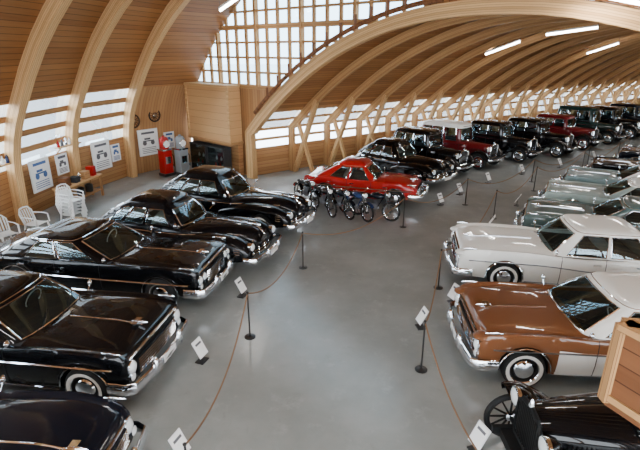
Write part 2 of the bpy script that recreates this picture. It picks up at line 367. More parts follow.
    for s in(.2,-.45): mb.tube([(cab[0]+.03,s,belt+.05),(cab[0]-.18,s+.42,belt+.16)],.007,DARK,4)
    for x in(cab[0]-W_*.52,cab[0]-W_*.80):
        mb.ell((x,0,belt),( .12,hw*.72,.2),INTL,16,8,z0=0)
    st=[(cab[0]-W_*.27+.06*math.cos(t),.38+.19*math.sin(t),belt+.08+.17*math.cos(t)) for t in [2*math.pi*i/16 for i in range(16)]]
    mb.tube(st,.012,WWALL,5,closed=True)
    return place(mb,name,cx,cy,h)

def forties_car(name,cx,cy,h,L=5.0,col=BLACK,roof=1.66,ww=False,wins=((.14,.40),(.44,.66),(.70,.84)),back=-2.05,roofb=-1.15,roofc=None):
    mb=MB(); l=L/2; k=L/5.0; roofc=roofc or col
    body=[(-2.42*k,.36,.58,.62,.42),(-2.3*k,.55,.68,.75,.36),(-2.0*k,.70,.85,.94,.32),(-1.3*k,.80,.97,1.0,.28),(0,.84,1.0,1.03,.27),(.55*k,.81,1.0,1.06,.28),(1.0*k,.66,.95,1.09,.32),(1.6*k,.50,.90,1.09,.38),(2.0*k,.40,.84,1.04,.42),(2.25*k,.32,.76,.95,.44),(2.34*k,.24,.66,.82,.46)]
    f=loft(mb,body,col,(),matfn=lambda x,kk: INTER if kk>=6 and -1.7*k<x<.35*k else col)
    mb.box((0,0,.42),(L*.85,.9,.28),DARK)
    for s in(1,-1):
        ff=[(-.1*k,.10,.46,.52,.40),(.25*k,.20,.66,.72,.34),(.8*k,.27,.82,.90,.32),(1.35*k,.285,.86,.96,.34),(1.85*k,.28,.82,.94,.36),(2.15*k,.25,.70,.85,.40),(2.30*k,.19,.60,.72,.44),(2.34*k,.13,.53,.62,.47)]
        loft(mb,ff,col,(1.5*k,),.41,.35,yc=s*.66)
        rf=[(-2.4*k,.12,.44,.50,.38),(-2.2*k,.20,.62,.70,.34),(-1.7*k,.24,.80,.90,.32),(-1.3*k,.25,.80,.90,.32),(-.85*k,.22,.62,.72,.30),(-.55*k,.12,.44,.50,.30)]
        loft(mb,rf,col,(-1.5*k,),.38,.35,yc=s*.71)
        wheel(mb,1.5*k,s*.84,.35,ww); wheel(mb,-1.5*k,s*.84,.35,ww)
        lamp(mb,(2.32*k,s*.66,.72),.10); mb.ell((2.33*k,s*.66,.55),(.05,.07,.035),CHROME,10,6)
        mb.box((0,s*.86,.30),(1.7,.1,.05),col)
        mb.tube([(x*k,s*(f(x*k)[0]+.006),.90) for x in[-1.6+3.5*i/16 for i in range(17)]],.015,CHROME,5)
        mb.tube([(x,s*.915,.33) for x in(-.8,0,.85)],.014,CHROME,5)
        for q in(0,.06,.12): mb.tube([(x*k,s*(.66+.285),.60+q) for x in(1.98,2.05,2.12)],.008,CHROME,5)
        for x in(.5*k,-.38*k,-1.2*k):
            w_,zs,zt,zb=f(x); mb.tube([(x,s*(y+.002),z) for y,z in sect(w_,zs,zt,zb)[:6]],.006,DARK,4)
        for x in(-.22*k,-1.0*k): mb.box((x,s*.865,.93),(.15,.03,.022),CHROME)
        mb.lathe((-2.3*k,s*.62,.70),(-1,0,0),[(.05,-.05),(.05,.05),(.001,.07)],[CHROME,TAIL],12)
        mb.cyl((.45*k,s*.8,1.05),(.5*k,s*.95,1.15),.008,.008,CHROME,6); mb.lathe((.49*k,s*.96,1.17),(1,0,0),[(.05,0),(.06,.015),(.02,.05),(.001,.055)],CHROME,12)
    cabin(mb,(.62*k,back*k),(.12*k,roofb*k),.78,.56,.99,roof-.15,.15,col,roofc,wins,rearpy=.5,v0=.12,v1=.82,bulge=.06,bow=1.6,frontpy=.80)
    mb.cyl((.5*k,0,1.1),(.2*k,0,roof-.2),.014,.014,CHROME,6)
    for i in range(7):
        z=.42+.055*i; wy=.56-.03*i
        mb.tube([(2.30*k+.10*(1-(y/wy)**2)-.02*i,y,z) for y in[wy*(-1+j/5) for j in range(11)]],.018,CHROME,6)
    mb.box((2.26*k,0,.56),(.1,.8,.3),DARK)
    mb.tube([(2.36*k,0,.84),(2.2*k,0,1.0),(1.9*k,0,1.07),(1.4*k,0,1.1),(.8*k,0,1.1)],.014,CHROME,6)
    mb.ell((2.12*k,0,1.06),(.16,.025,.05),CHROME,10,6)
    bumper(mb,2.47*k,.9,.43,1,h=.085,wrap=.3); bumper(mb,-2.48*k,.86,.43,-1,h=.08,wrap=.3)
    for s in(1,-1): mb.ell((2.58*k,s*.32,.46),(.045,.035,.13),CHROME,10,8); mb.ell((-2.56*k,s*.32,.46),(.045,.035,.12),CHROME,10,8)
    mb.box((2.6*k,0,.42),(.012,.42,.11),PAPER)
    for x in(-.35,-1.1): mb.ell((x*k,0,1.02),(.13,.66,.24),INTL,14,8,z0=0)
    mb.tube([(.2*k+.06*math.cos(t),.36+.19*math.sin(t),1.12+.17*math.cos(t)) for t in [2*math.pi*i/16 for i in range(16)]],.012,DARK,5,closed=True)
    return place(mb,name,cx,cy,h)

def ribbon(mb,path,yi,yo,mat,drop=.10,crown=.05):
    rows=[];ym=(yi+yo)/2
    for i,(x,z) in enumerate(path):
        a=path[max(i-1,0)]; c=path[min(i+1,len(path)-1)]; t=Vector((c[0]-a[0],c[1]-a[1])).normalized(); nx,nz=-t.y,t.x
        if nz<0 and abs(nz)>.3: nx,nz=-nx,-nz
        def pt(y,off): return (x+nx*off,y,z+nz*off)
        rows.append([pt(yi,0),pt(yi*.65+yo*.35,crown*.8),pt(ym*.5+yo*.5,crown*.9),pt(yo,.0),pt(yo+(.02 if yo>yi else -.02),-drop*.5),pt(yo,-drop)])
    mb.grid(rows,mat)
    rows2=[[(p[0],p[1],p[2]-.02) for p in r] for r in rows]
    mb.grid(rows2,DARK)
def arcp(cx,cz,r,a0,a1,n=10): return [(cx+r*math.cos(R(a0+(a1-a0)*i/n)),cz+r*math.sin(R(a0+(a1-a0)*i/n))) for i in range(n+1)]
def thirties_car(name,cx,cy,h,col=BLACK,fend=None,roofc=None,roof=1.75,open_=False,L=4.3,wins=((.12,.36),(.41,.62),(.67,.88)),wood_sp=False,van=False,cap=None):
    mb=MB(); fend=fend or BLACK; roofc=roofc or col; k=L/4.3; xf=1.35*k; xr=-1.35*k; wr=.37
    if open_: xf=1.55*k
    mb.box((0,0,.44),(3.7*k,.62,.12),DARK)
    for s in(1,-1): mb.beam((1.95*k,s*.36,.46),(-1.9*k,s*.36,.46),.06,.1,DARK)
    hood=[(.45*k,.50,.98,1.12,.50),(.9*k,.44,.97,1.11,.52),(1.45*k,.34,.95,1.09,.54),(1.62*k,.31,.93,1.07,.5)]
    loft(mb,hood,col,(),nst=8)
    for s in(1,-1):
        for i in range(12): mb.box((.75*k+.05*i,s*(.465-.008*i),.78),(.012,.02,.22),DARK,rz=0)
    sh=[(-.29,.50),(-.31,.8),(-.29,1.0),(-.2,1.09),(0,1.13),(.2,1.09),(.29,1.0),(.31,.8),(.29,.50)]
    mb.tube([(1.66*k,y,z) for y,z in sh],.035,CHROME if not open_ else DARK,8,closed=True)
    mb.box((1.645*k,0,.79),(.03,.54,.56),DARK)
    for i in range(13): 
        y=-.25+.5*i/12; mb.box((1.67*k,y,.80),(.02,.010,.56-abs(y)*.35),CHROME if not open_ else STEEL)
    mb.lathe((1.66*k,0,1.14),(0,0,1),[(.04,0),(.035,.04),(.01,.1),(.001,.11)],CHROME,10)
    if not open_:
        body=[(-1.95*k,.48,.92,.98,.50),(-1.85*k,.58,1.05,1.08,.46),(-1.2*k,.69,1.1,1.12,.44),(-.2*k,.70,1.1,1.12,.42),(.4*k,.60,1.07,1.12,.44),(.55*k,.50,1.02,1.12,.5)]
        loft(mb,body,col,(xr,),.40,wr,nst=24,matfn=lambda x,kk: INTER if kk>=6 and -1.7*k<x<.3*k else col)
        cabin(mb,(.42*k,(-1.9 if van else -1.78)*k),(.30*k,(-1.85 if van else -1.55)*k),.665,.60,1.08,roof-.09,.09,col,roofc,wins,rearpy=.5,v0=.1,v1=.84,bulge=.02,frontpy=.86)
        mb.tube([(.42*k,-.6,roof-.1),(.5*k,0,roof-.1),(.42*k,.6,roof-.1)],.03,col,6,rz=.012)
        mb.lathe((-2.0*k,0,.85),(-1,0,0),[(.2,-.05),(.34,-.03),(.36,.05),(.32,.12),(.2,.12),(.1,.15),(.001,.16)],[TIRE,TIRE,TIRE,TIRE,CHROME,CHROME],24)
    else:
        body=[(-1.75*k,.50,.95,.98,.50),(-1.6*k,.62,1.0,1.0,.46),(-.6*k,.66,.95,.95,.44),(.2*k,.60,.97,.99,.44),(.5*k,.50,.98,1.10,.5)]
        loft(mb,body,col,(xr,),.40,wr,nst=20,matfn=lambda x,kk: INTER if kk>=6 and x<.3*k else col)
        for x in(-.5,-1.5): mb.ell((x*k,0,.95),(.14,.58,.32),INTER,14,8,z0=0); mb.ell(((x+.3)*k,0,.93),(.3,.56,.12),INTER,14,6,z0=0)
        mb.tube([(.42*k,-.52,1.0),(.36*k,-.52,1.42),(.36*k,.52,1.42),(.42*k,.52,1.0)],.018,DARK,6)
        mb.add([(.41*k,-.5,1.08),(.41*k,.5,1.08),(.36*k,.5,1.40),(.36*k,-.5,1.40)],[(0,1,2,3)],CGLASS)
        mb.tube([(.0*k+.12*math.cos(t),.3+.2*math.sin(t),1.2+.16*math.cos(t)) for t in [2*math.pi*i/16 for i in range(16)]],.014,DARK,5,closed=True)
        mb.cyl((.3*k,.3,.9),(.0,.3,1.2),.015,.015,DARK,6)
        mb.ell((-1.85*k,0,1.1),(.2,.64,.12),INTER,14,8)
    for s in(1,-1):
        fp=arcp(xf,wr,wr+.10,10 if not open_ else 75,118,12 if not open_ else 5)
        fp+=[(xf-.42,.66),(xf-.62,.50),(xf-.78,.41),(xf-.9,.385)]
        ribbon(mb,fp,s*(.46 if not open_ else .52),s*.86,fend)
        rp=[(xr+.78,.385),(xr+.62,.43),(xr+.52,.50)]+arcp(xr,wr,wr+.10,45,178,12)
        ribbon(mb,rp,s*.50,s*.86,fend)
        mb.box(((xf+xr)/2,s*.67,.375),(xf-xr-1.55,.34,.035),fend)
        mb.tube([(xf-.85,s*.845,.38),(xr+.75,s*.845,.38)],.014,CHROME,5)
        for x in(xf,xr):
            if wood_sp: wheel(mb,x,s*.70,wr,spokes=True,w=.12,cap=cap or DARK)
            else: wheel(mb,x,s*.72,wr,False,w=.15,cap=col)
        lx=1.42*k if not open_ else 1.46*k
        mb.lathe((lx,s*.43,.93),(1,0,0),[(.001,-.02),(.05,.0),(.10,.07),(.125,.15),(.135,.2),(.115,.21),(.06,.235),(.001,.24)],[col]*3+[CHROME]*2+[LENS]*2,18)
        mb.cyl((lx+.08,s*.43,.83),(lx+.08,s*.40,.55),.02,.02,DARK,6)
        if not open_:
            for x in(.3*k,-.5*k,-1.1*k): mb.box((x,s*.703,.75),(.01,.01,.6),DARK)
            mb.box((-.38*k,s*.73,.98),(.12,.03,.02),CHROME)
            mb.tube([(.45*k+(-2.2*k)*i/8,s*herm(sorted(body),.45*k+(-2.2*k)*i/8)[0]*1.0+s*.008,1.0) for i in range(9)],.01,CHROME,5)
    mb.tube([(1.5*k,-.62,.74),(1.52*k,0,.70),(1.5*k,.62,.74)],.014,CHROME if not open_ else DARK,6)
    mb.cyl((xf,-.68,wr),(xf,.68,wr),.03,.03,DARK,8); mb.cyl((xr,-.68,wr),(xr,.68,wr),.04,.04,DARK,8)
    if not open_: bumper(mb,xf+.62,.78,.50,1,h=.045,th=.02,wrap=.1); bumper(mb,xr-.72,.75,.5,-1,h=.045,th=.02,wrap=.1); mb.box((1.95*k,0,.46),(.012,.4,.1),PAPER)
    return place(mb,name,cx,cy,h)

# ------------------------------------------------------------------ building
def lerp(a,b,t): return a+(b-a)*t
NP=[(0,0),(.08,1.6),(.15,2.1),(.5,3.05),(1.25,4.15),(2.4,5.5),(4.2,6.95),(6.4,8.1),(9,9.0),(12,9.7),(14.4,9.95)]
def near_z(w):
    w=min(max(w,0),14.4); return herm([(a,b) for a,b in NP],w)[0]
def near_w(z):
    lo,hi=0,14.4
    for _ in range(40):
        m_=(lo+hi)/2
        if near_z(m_)<z: lo=m_
        else: hi=m_
    return lo
def far_z(t): return 2.0+4.5*(1-abs(2*t-1)**2.2)
def far_t(z):
    if z<=2: return 0
    return (1-((6.5-z)/4.5)**(1/2.2))/2
def prof_near():
    Z=[0,1.75,2.1,2.3,2.65,2.85,3.2,3.4,3.75]; rows=[(near_w(z)/28.8,z) for z in Z]; mats=[WALLW]+[WGLASS,WALLW]*3+[WGLASS]
    w0=near_w(3.75)
    for i in range(1,17):
        w=lerp(w0,14.4,i/16); rows.append((w/28.8,near_z(w))); mats.append(CEIL)
    return rows,mats
def prof_far():
    Z=[0,1.2,1.5,1.62,1.92,2.04,2.34,2.46,2.76,2.9]; rows=[(far_t(z),z) for z in Z]; mats=[WALLW]+[WGLASS,WALLW]*4
    t0=far_t(2.9)
    for i in range(1,15):
        t=lerp(t0,.5,i/14); rows.append((t,far_z(t))); mats.append(CEIL)
    return rows,mats
def full(rows,mats):
    return rows+[(1-t,z) for t,z in reversed(rows[:-1])], mats+list(reversed(mats))
def sections(secs,rows):
    out=[];uvs=[];acc=0;prev=None
    cum=[0]
    for i in range(1,len(rows)): cum.append(cum[-1]+math.hypot((rows[i][0]-rows[i-1][0])*26,rows[i][1]-rows[i-1][1]))
    for L_,R_ in secs:
        if prev: acc+=math.hypot(L_[0]-prev[0],L_[1]-prev[1])
        prev=L_
        out.append([(lerp(L_[0],R_[0],t),lerp(L_[1],R_[1],t),z) for t,z in rows]); uvs.append([(acc,c) for c in cum])
    return out,uvs
NS=[((-10.3,-8),(14.6,-9)),((-10.3,-4),(14.6,-6)),((-10.3,0),(14.7,-4)),((-10.2,4),(14.9,-2)),((-10.1,8),(15.0,0)),((-9.9,11.3),(15.1,1.5)),((-9.65,14.5),(15.2,2.6)),((-9.35,17.6),(15.2,3.3)),((-8.4,20.6),(15.25,3.9)),((-6.3,23.4),(15.3,4.4))]
NF=22; SP=2.0
FS=[((-3+.8*SP*i,20.5+.6*SP*i),(12+.8*SP*i,7.3+.6*SP*i)) for i in range(NF)]
def Pg(t,off=0):
    return Vector((-3+15*t-.66*off,20.5-13.2*t-.75*off,0))
def shell(nm,secs,rows,mats,lo,hi,lastwood=False):
    mb=MB(); g,u=sections(secs,rows)
    g=[r[lo:hi+1] for r in g]; u=[r[lo:hi+1] for r in u]
    if lastwood:
        mb.grid(g[:-1],None,u[:-1],mats[lo:hi]); mb.grid(g[-2:],WALLW,[[(b_,a) for a,b_ in r] for r in u[-2:]])
    else: mb.grid(g,None,u,mats[lo:hi])
    return mb.obj(nm,sharp=60,recalc=False)
for tag,secs,(rw,mt) in(('',NS,full(*prof_near())),('_annex',FS,full(*prof_far()))):
    nlow=sum(1 for m_ in mt if m_ is not CEIL)//2
    shell('wall_left'+tag,secs,rw,mt,0,nlow,tag==''); shell('ceiling'+tag,secs,rw,mt,nlow,len(mt)-nlow); shell('wall_right'+tag,secs,rw,mt,len(mt)-nlow,len(mt))
mb=MB(); 
for secs in(NS,FS):
    mb.grid([[(a[0],a[1],0),(c[0],c[1],0)] for a,c in secs],FLOOR)
mb.obj('floor',recalc=False)
mb=MB(); mb.add([(-150,-120,-.06),(180,-120,-.06),(180,200,-.06),(-150,200,-.06)],[(0,1,2,3)],GROUND); mb.obj('ground',recalc=False)
def rib(mb,L_,R_,rows,depth,width,mat):
    n=len(rows); pts=[Vector((lerp(L_[0],R_[0],t),lerp(L_[1],R_[1],t),z)) for t,z in rows]
    d=Vector((R_[0]-L_[0],R_[1]-L_[1],0)).normalized(); s_=Vector((-d.y,d.x,0)); acc=0; R4=[];U=[]
    for i,p in enumerate(pts):
        t=(pts[min(i+1,n-1)]-pts[max(i-1,0)]).normalized(); nn=s_.cross(t).normalized()
        c=Vector((lerp(L_[0],R_[0],.5),lerp(L_[1],R_[1],.5),2))
        if nn.dot(c-p)<0: nn=-nn
        if i: acc+=(p-pts[i-1]).length
        a=p+nn*.03; e=p+nn*(depth+.03)
        R4.append([a-s_*width/2,e-s_*width/2,e+s_*width/2,a+s_*width/2,a-s_*width/2]); U.append([(acc,0),(acc,depth),(acc,depth+width),(acc,depth*2+width),(acc,depth*2+width*2)])
    mb.grid(R4,mat,U)
nr=[(near_w(z)/28.8,z) for z in(0,1,1.8,2.4,2.9,3.4,3.9)]+[(w/28.8,near_z(w)) for w in[1.7+12.7*i/18 for i in range(19)]]
nr=nr+[(1-t,z) for t,z in reversed(nr[:-1])]
for L_,R_ in NS[:-1]:
    mb=MB(); rib(mb,L_,R_,nr,.42,.24,GLU); mb.obj('glulam_arch',sharp=40)
fr=[(0,0),(0,1.2),(0,2.0)]+[(.5-.5*math.cos(math.pi*i/44),far_z(.5-.5*math.cos(math.pi*i/44))) for i in range(3,23)]
fr=fr+[(1-t,z) for t,z in reversed(fr[:-1])]
for i,(L_,R_) in enumerate(FS):
    if i==0: continue
    mb=MB(); rib(mb,L_,R_,fr,.30,.15,GLUA)
    lp=lambda t,z: (lerp(L_[0],R_[0],t),lerp(L_[1],R_[1],t),z)
    for sgn in(0,1):
        T=(lambda t: 1-t) if sgn else (lambda t:t)
        mb.beam(lp(T(.018),0),lp(T(.085),3.25),.14,.22,GLU,up=(.5,.5,0)); mb.beam(lp(T(.075),0),lp(T(.03),2.2),.12,.16,GLU,up=(.5,.5,0))
    mb.obj('glulam_arch',sharp=40)
mb=MB(); La=Pg(0,.15);Ra=Pg(1,.15); rib(mb,(La.x,La.y),(Ra.x,Ra.y),fr,.40,.26,GLU)
mb.obj('gable_arch',sharp=40)
mb=MB(); N=72
def zn(t): return near_z(min((t+.22)*20,28.8-(t+.22)*20))
def zf(t): return far_z(t) if 0<=t<=1 else 0
TG=.40
for i in range(N):
    t0=-.22+1.44*i/N; t1=-.22+1.44*(i+1)/N; tm=(t0+t1)/2
    b0=b1=0
    if 0<=tm<=1: b0=far_z(min(max(t0,0),1)); b1=far_z(min(max(t1,0),1))
    h0=zn(t0);h1=zn(t1); cut=3.8
    def quad(za0,zb0,za1,zb1,m_):
        if zb0-za0<.01 and zb1-za1<.01: return
        a=Pg(t0);c=Pg(t1); mb.add([(a.x,a.y,za0),(c.x,c.y,za1),(c.x,c.y,zb1),(a.x,a.y,zb0)],[(0,1,2,3)],m_,[[(za0,t0*20),(za1,t1*20),(zb1,t1*20),(zb0,t0*20)]])
    if tm<TG:
        quad(b0,max(min(cut,h0),b0),b1,max(min(cut,h1),b1),WALLW)
        quad(max(b0,min(cut,h0)),h0,max(b1,min(cut,h1)),h1,SKYGLASS)
    else: quad(b0,h0,b1,h1,CEIL)
mb.obj('wall_gable',recalc=False)
mb=MB()
t=-.20; cnt=0
while t<TG:
    z0=max(3.8,zf(t)); z1=zn(t)
    if z1>z0: a=Pg(t,.08); mb.beam((a.x,a.y,z0),(a.x,a.y,z1),.085 if cnt%4 else .18,.12,GLUA,up=(.75,-.66,0))
    t+=.03; cnt+=1
z=3.8; cnt=0
while z<9.6:
    tl=-.22+near_w(z)/20; tr=far_t(z) if z<6.2 else TG
    tr=min(tr,TG)
    if tr>tl: a=Pg(tl,.08);c=Pg(tr,.08); mb.beam((a.x,a.y,z),(c.x,c.y,z),.10,.18 if cnt%4==0 else .08,GLUA)
    z+=.56; cnt+=1
mb.obj('window_1',sharp=40)
mb=MB()
for i in range(12):
    t=.08+.03*i; a=Pg(t,.36); mb.beam((a.x,a.y,far_z(t)+.02),(a.x,a.y,far_z(t)+.42),.08,.08,RAILW,up=(1,0,0))
pts=[(Pg(.04+.4*i/20,.36).x,Pg(.04+.4*i/20,.36).y,far_z(.04+.4*i/20)+.06) for i in range(21)]
mb.tube(pts,.05,RAILW,6,rz=.08)
mb.obj('trim_1')
mb=MB()
def pbox(t0,t1,o0,o1,z0,z1,mat):
    q=[Pg(t0,o0),Pg(t1,o0),Pg(t1,o1),Pg(t0,o1)]
    vs=[(p.x,p.y,z0) for p in q]+[(p.x,p.y,z1) for p in q]; w=abs(t1-t0)*20; D=abs(o1-o0)
    fs=[(3,2,6,7),(0,1,5,4),(0,3,7,4),(1,2,6,5),(4,5,6,7),(0,1,2,3)]
    uvs=[[(0,z0),(w,z0),(w,z1),(0,z1)],[(0,z0),(w,z0),(w,z1),(0,z1)],[(0,z0),(D,z0),(D,z1),(0,z1)],[(0,z0),(D,z0),(D,z1),(0,z1)],[(0,0),(w,0),(w,D),(0,D)],[(0,0),(w,0),(w,D),(0,D)]]
    mb.add(vs,fs,mat,uvs)
pbox(-.165,-.018,.1,.75,1.5,3.75,PANEL); pbox(-.165,-.018,.1,.35,0,1.5,WALLW)
for t in(-.165,-.018): pbox(t-.003,t+.003,.75,.79,1.5,3.75,GLU)
pbox(-.168,-.015,.1,.82,3.75,3.85,GLU); pbox(-.168,-.015,.1,.80,1.42,1.52,GLUA)
mb.obj('wooden_partition')
def cabinet(x,y,rz,w=1.1,h_=1.25):
    mb=MB(); mb.box((0,0,.05),(.42,w,.1),DARK); mb.box((-.19,0,h_/2),(.04,w,h_),INTER); mb.box((0,0,h_),(.44,w+.04,.05),INTER)
    for s in(1,-1): mb.box((0,s*w/2,h_/2),(.42,.04,h_),INTER)
    for z in(.35,.65,.95): mb.box((0,0,z),(.38,w-.04,.025),INTER)
    mb.add([(.2,-w/2,.1),(.2,w/2,.1),(.2,w/2,h_),(.2,-w/2,h_)],[(0,1,2,3)],CGLASS)
    for i in range(9):
        z=(.11,.37,.67)[i%3]; mb.lathe((-.02,-w*.38+w*.095*i,z),(0,0,1),[(.04,0),(.045,.08),(.02,.12),(.02,.16)],[CHROME,RED,PAPER][i%3],10)
    mb.obj('display_cabinet',(x,y,0),R(rz))
for t in(-.125,-.06): p=Pg(t,.75); cabinet(p.x,p.y,-131,1.1)
def bench(x,y,rz):
    mb=MB(); mb.beam((0,-1.1,.8),(0,1.1,.8),.5,.06,PANEL); mb.beam((0,-1.0,.25),(0,1.0,.25),.42,.03,WALLW)
    for s in(1,-1):
        for q in(1,-1): mb.beam((q*.2,s*1.0,0),(q*.2,s*1.0,.78),.07,.07,WALLW,up=(1,0,0))
    for yy,w_,h_,c in((-.75,.3,.3,RAILW),(-.2,.24,.2,INTER),(.35,.32,.26,WALLW),(.8,.2,.34,RED)): mb.beam((0,yy-w_/2,.83+h_/2),(0,yy+w_/2,.83+h_/2),.28,h_,c)
    mb.lathe((0,.08,.83),(0,0,1),[(.07,0),(.075,.02),(.07,.18),(.03,.24),(.03,.27)],CHROME,14)
    for yy in(-.6,.1,.6): mb.lathe((-.05,yy,.27),(0,0,1),[(.13,0),(.14,.05),(.14,.25),(.06,.3)],STEEL,14)
    mb.obj('workbench',(x,y,0),R(rz))
bench(-8.6,16.6,-8)
mb=MB(); L_,R_=NS[0]
mb.grid([[(L_[0],L_[1],0),(L_[0],L_[1],1.2)],[(R_[0],R_[1],0),(R_[0],R_[1],1.2)]],WALLW,[[(0,0),(0,1.2)],[(25,0),(25,1.2)]])
for i in range(1,10):
    t=i/10; w=min(t,1-t)*28.8; mb.beam((lerp(L_[0],R_[0],t),lerp(L_[1],R_[1],t),0),(lerp(L_[0],R_[0],t),lerp(L_[1],R_[1],t),near_z(w)),.2,.15,GLU)
for z in(3,5,7):
    t=near_w(z)/28.8; mb.beam((lerp(L_[0],R_[0],t),lerp(L_[1],R_[1],t),z),(lerp(L_[0],R_[0],1-t),lerp(L_[1],R_[1],1-t),z),.15,.15,GLU)
mb.obj('wall_back')
mb=MB(); L_,R_=FS[-1]
rows=[[(lerp(L_[0],R_[0],i/30),lerp(L_[1],R_[1],i/30),z) for z in(0,far_z(i/30))] for i in range(31)]
mb.grid(rows,WALLW,[[(0,i*.67),(far_z(i/30),i*.67)] for i in range(31)]); mb.obj('wall_far')
def fluor(p0,p1,power):
    mb=MB(); p0=Vector(p0);p1=Vector(p1); mb.beam(p0+Vector((0,0,.07)),p1+Vector((0,0,.07)),.16,.06,FRAMEW); mb.tube([p0,p1],.04,TUBE,8)
    mb.cyl(p0+Vector((0,0,.09)),p0+Vector((0,0,.3)),.008,.008,STEEL,5); mb.cyl(p1+Vector((0,0,.09)),p1+Vector((0,0,.3)),.008,.008,STEEL,5)
    o2=mb.obj('fluorescent_lamp')
    ld=bpy.data.lights.new('fluorescent_light','AREA'); ld.shape='RECTANGLE'; ld.size=(p1-p0).length; ld.size_y=.12; ld.energy=power; ld.color=(1,.97,.92)
    o=bpy.data.objects.new('light',ld); bpy.context.collection.objects.link(o); o.location=(p0+p1)/2-Vector((0,0,.05)); d=p1-p0; o.rotation_euler=(0,0,math.atan2(d.y,d.x)); o.parent=o2
def fp(t,s,dz=-.5): 
    p=Pg(t); return (p.x+.8*s,p.y+.6*s,far_z(t)+dz)
for s in(8,17,26,35):
    fluor(fp(.25,s),fp(.32,s),80); fluor(fp(.37,s),fp(.46,s),80); fluor(fp(.62,s),fp(.70,s),80)
a=Pg(.61,.8);c=Pg(.68,.8); fluor((a.x,a.y,6.45),(c.x,c.y,6.1),90)
fluor((-3.5,18.4,6.5),(-2.6,17.6,6.9),90)
for x,y in((-3,2.5),(3,4),(-3,-3),(4,-3),(8,2),(-4,4.6)):  # unseen fixtures above the view, added as fill light for the near hall
    z=near_z(max(x+10,1))*.9; fluor((x-.9,y,z),(x+.9,y,z),80)
# ------------------------------------------------------------------ cars
slab_car('sedan_car',-5.15,4.40,-4,L=5.3,W=1.9,col=BLUEBLK,lights=1,rnd=.05,hood=1.0,ww=False,wx=(1.85,-1.5),dip=.05)
slab_car('sedan_car',-5.5,7.30,-9,L=5.6,W=2.0,lights=1,ww=True,hood=.98,cab=(1.1,-1.8),top=(.4,-1.1),wins=((.13,.5),(.53,.85)),roof=1.42,wx=(2.1,-1.5),wt=.66,dip=.04,rnd=.01)
slab_car('sedan_car',-5.08,10.30,-10,L=5.5,W=1.98,lights=2,ww=False,hood=.96,cab=(.85,-2.1),top=(-.05,-1.25),wins=((.13,.42),(.45,.72)),roof=1.40,trimz=.6,crown=.07,wt=.66,wx=(1.9,-1.5))
forties_car('vintage_sedan',-3.75,12.05,-17,L=5.2,col=BLACK)
forties_car('vintage_sedan',-2.95,14.65,-22,L=5.5,col=BLACK,ww=True,roof=1.72)
slab_car('compact_car',1.6,17.25,-19,L=4.2,W=1.62,col=RED,lights=1,ww=False,roof=1.48,crown=.16,hood=.94,belt=.87,wx=(1.32,-1.25),cab=(.72,-1.75),top=(.22,-.85),wr=.31,rearpy=.7,wins=((.13,.43),(.48,.76)),trimz=.6,rnd=.07,crest=0)
forties_car('vintage_sedan',3.4,20.2,-45,L=4.6,roof=1.66)
thirties_car('vintage_taxi',5.0,21.8,-45,roof=1.85,L=4.5)
thirties_car('vintage_estate_car',6.8,23.25,-45,col=MAROON,fend=BLACK,roofc=CREAM,roof=1.95,van=True,L=4.5)
thirties_car('vintage_limousine',9.3,24.65,-46,roof=1.8)
thirties_car('vintage_limousine',11.7,25.85,-46,roof=1.78,fend=BLACK)
thirties_car('vintage_limousine',14.1,27.85,-48,col=MAROON,fend=BLACK,roof=1.72)
thirties_car('vintage_van',16.4,29.5,-48,col=DGREEN,van=True,roof=2.0)
thirties_car('vintage_limousine',18.8,31.3,-50,col=BLACK,roof=1.8)
thirties_car('vintage_limousine',21.3,33.0,-50,col=BLUEBLK,roof=1.8)
thirties_car('antique_open_car',4.15,4.72,180,open_=True,wood_sp=True,L=4.1,cap=DARK)
slab_car('two_tone_hardtop_car',5.3,7.30,176,L=5.35,W=2.0,col=BROWN,roofc=WHITE,low=WHITE,lowx=1.45,low_k=3,lights=1,ww=True,hood=.98,cab=(1.15,-1.6),top=(.45,-1.0),wins=((.13,.5),(.53,.85)),roof=1.44,wx=(1.95,-1.4),fins=.12,rnd=.01,dip=.03,hooded=True,trimz=.66)
slab_car('sedan_car',5.95,10.45,170,L=5.3,W=1.95,col=CREAM,roofc=WHITE,lights=1,ww=True,hood=1.0,cab=(.75,-1.75),top=(.2,-1.2),roof=1.5,wx=(1.65,-1.5),fins=.14,rnd=.015,dip=.05,hooded=True)
slab_car('sedan_car',8.45,12.3,155,L=5.3,W=1.95,col=GRNGRY,lights=2,ww=False,fins=.08)
slab_car('sedan_car',9.95,14.45,152,L=5.2,W=1.85,col=PALEGR,roofc=CREAM,lights=2,ww=True,fins=.1)
slab_car('sedan_car',11.5,16.4,150,L=5.1,W=1.85,col=TEAL,roofc=CREAM,lights=1,ww=True,low=CREAM,lowx=.8)
slab_car('sedan_car',13.4,18.3,148,L=4.9,W=1.8,col=BLACK,lights=1,ww=False)
slab_car('sedan_car',15.9,20.6,145,L=4.9,W=1.8,col=BLUEBLK,lights=1)
slab_car('sedan_car',18.3,22.7,143,L=4.8,W=1.8,col=BLUE,lights=1,roofc=CREAM)
slab_car('sedan_car',20.7,24.8,143,L=4.8,W=1.8,col=GRNGRY,lights=1)
